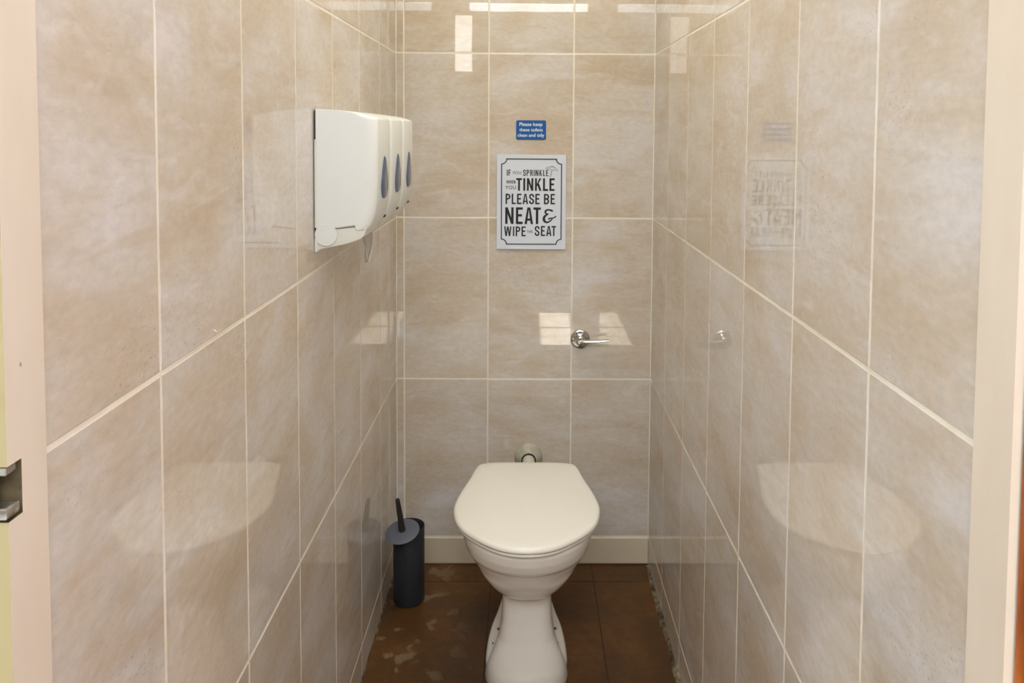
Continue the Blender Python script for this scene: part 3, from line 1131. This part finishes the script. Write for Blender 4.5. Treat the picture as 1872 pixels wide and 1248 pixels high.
bm = bmesh.new()
bl_, br_, bt_, bb_, cr = 917.6, 1026.8, 288.8, 444.6, 9.2
loop = ([(bl_ + cr, bt_), (br_ - cr, bt_)] + arc(br_, bt_, cr, cr, 180, 270, 8)[1:] + [(br_, bb_ - cr)] + arc(br_, bb_, cr, cr, 90, 180, 8)[1:]
        + [(bl_ + cr, bb_)] + arc(bl_, bb_, cr, cr, 0, 90, 8)[1:] + [(bl_, bt_ + cr)] + arc(bl_, bt_, cr, cr, 270, 360, 8)[1:-1])
band(bm, loop, 1.75, closed=True)
link('border', bm, MINK, poster)

bm = bmesh.new()


def um(pts, t=6.5, smooth=True):
    q = [(A[0] + x / 14.68, A[1] + y / 14.68, 0) for x, y in pts]
    q = catmull(q, 6) if smooth else [Vector(p) for p in q]
    band(bm, [(p.x, p.y) for p in q], t / 14.68)


um([(1214, 228), (1290, 188), (1400, 180), (1485, 218), (1540, 300)], 8)
um([(1214, 228), (1258, 234), (1300, 250)])
um([(1300, 250), (1345, 256), (1385, 266)])
um([(1385, 266), (1425, 270), (1460, 282)])
um([(1460, 282), (1500, 284), (1540, 300)])
um([(1400, 180), (1335, 205), (1300, 250)])
um([(1400, 180), (1445, 218), (1460, 282)])
um([(1400, 164), (1400, 182)], 10, False)
um([(1390, 268), (1370, 390), (1355, 440), (1334, 454), (1312, 434)], 9)
um([(1362, 268), (1346, 380), (1334, 432)], 5)
link('umbrella_drawing', bm, MINK, poster)

# ------------------------------------------------------------------ blue notice
NX, NZ, NW, NH = 0.0125, 1.3165, 0.0885, 0.0575
notice = empty('blue_notice', (NX, D, NZ), 'small blue sticker with three lines of white text above the poster', 'sign')
bm = bmesh.new()
r = 0.005
pts = []
for cx, cz, a0 in ((NW / 2 - r, NH / 2 - r, 0), (-NW / 2 + r, NH / 2 - r, 90), (-NW / 2 + r, -NH / 2 + r, 180), (NW / 2 - r, -NH / 2 + r, 270)):
    for k in range(7):
        a = math.radians(a0 + 15 * k)
        pts.append((NX + cx + r * math.cos(a), NZ + cz + r * math.sin(a)))
loft(bm, [[Vector((x, D, z)) for x, z in pts], [Vector((x, D - 0.0010, z)) for x, z in pts]])
link('plate', bm, MBLUE, notice)
bm = bmesh.new()
for txt, x0, x1, zb, zx in (('Please keep', 949.8, 991.6, 230.4, 5.6), ('these toilets', 949.6, 992.1, 240.2, 5.6), ('clean and tidy', 946.6, 995.0, 250.1, 5.6)):
    cu = bpy.data.curves.new('txt', 'FONT')
    cu.body = txt
    cu.size = 1.0
    cu.offset = 0.004
    cu.resolution_u = 3
    tmp = bpy.data.objects.new('txt', cu)
    COL.objects.link(tmp)
    bpy.context.view_layer.update()
    me = bpy.data.meshes.new_from_object(tmp.evaluated_get(bpy.context.evaluated_depsgraph_get()))
    xs = [v.co.x for v in me.vertices]
    lo, hi = min(xs), max(xs)
    wx = (x1 - x0) * MMPX
    cxw = NX + ((x0 + x1) / 2 - 971.0) * MMPX
    zw = NZ - (zb - 238.0) * MMPX
    sc = wx / (hi - lo)
    base = [(v.co.x, v.co.y) for v in me.vertices]
    for k, (ox, oz) in enumerate(((0, 0), (0.022, 0), (-0.022, 0), (0, 0.014), (0, -0.014))):   # bold face
        for v, (bx, bz) in zip(me.vertices, base):
            v.co = (cxw + (bx + ox - (lo + hi) / 2) * sc, D - 0.00110 - k * 0.000012, zw + (bz + oz) * sc)
        bm.from_mesh(me)
    COL.objects.unlink(tmp)
    bpy.data.objects.remove(tmp)
    bpy.data.curves.remove(cu)
link('lettering', bm, MWHITE, notice)
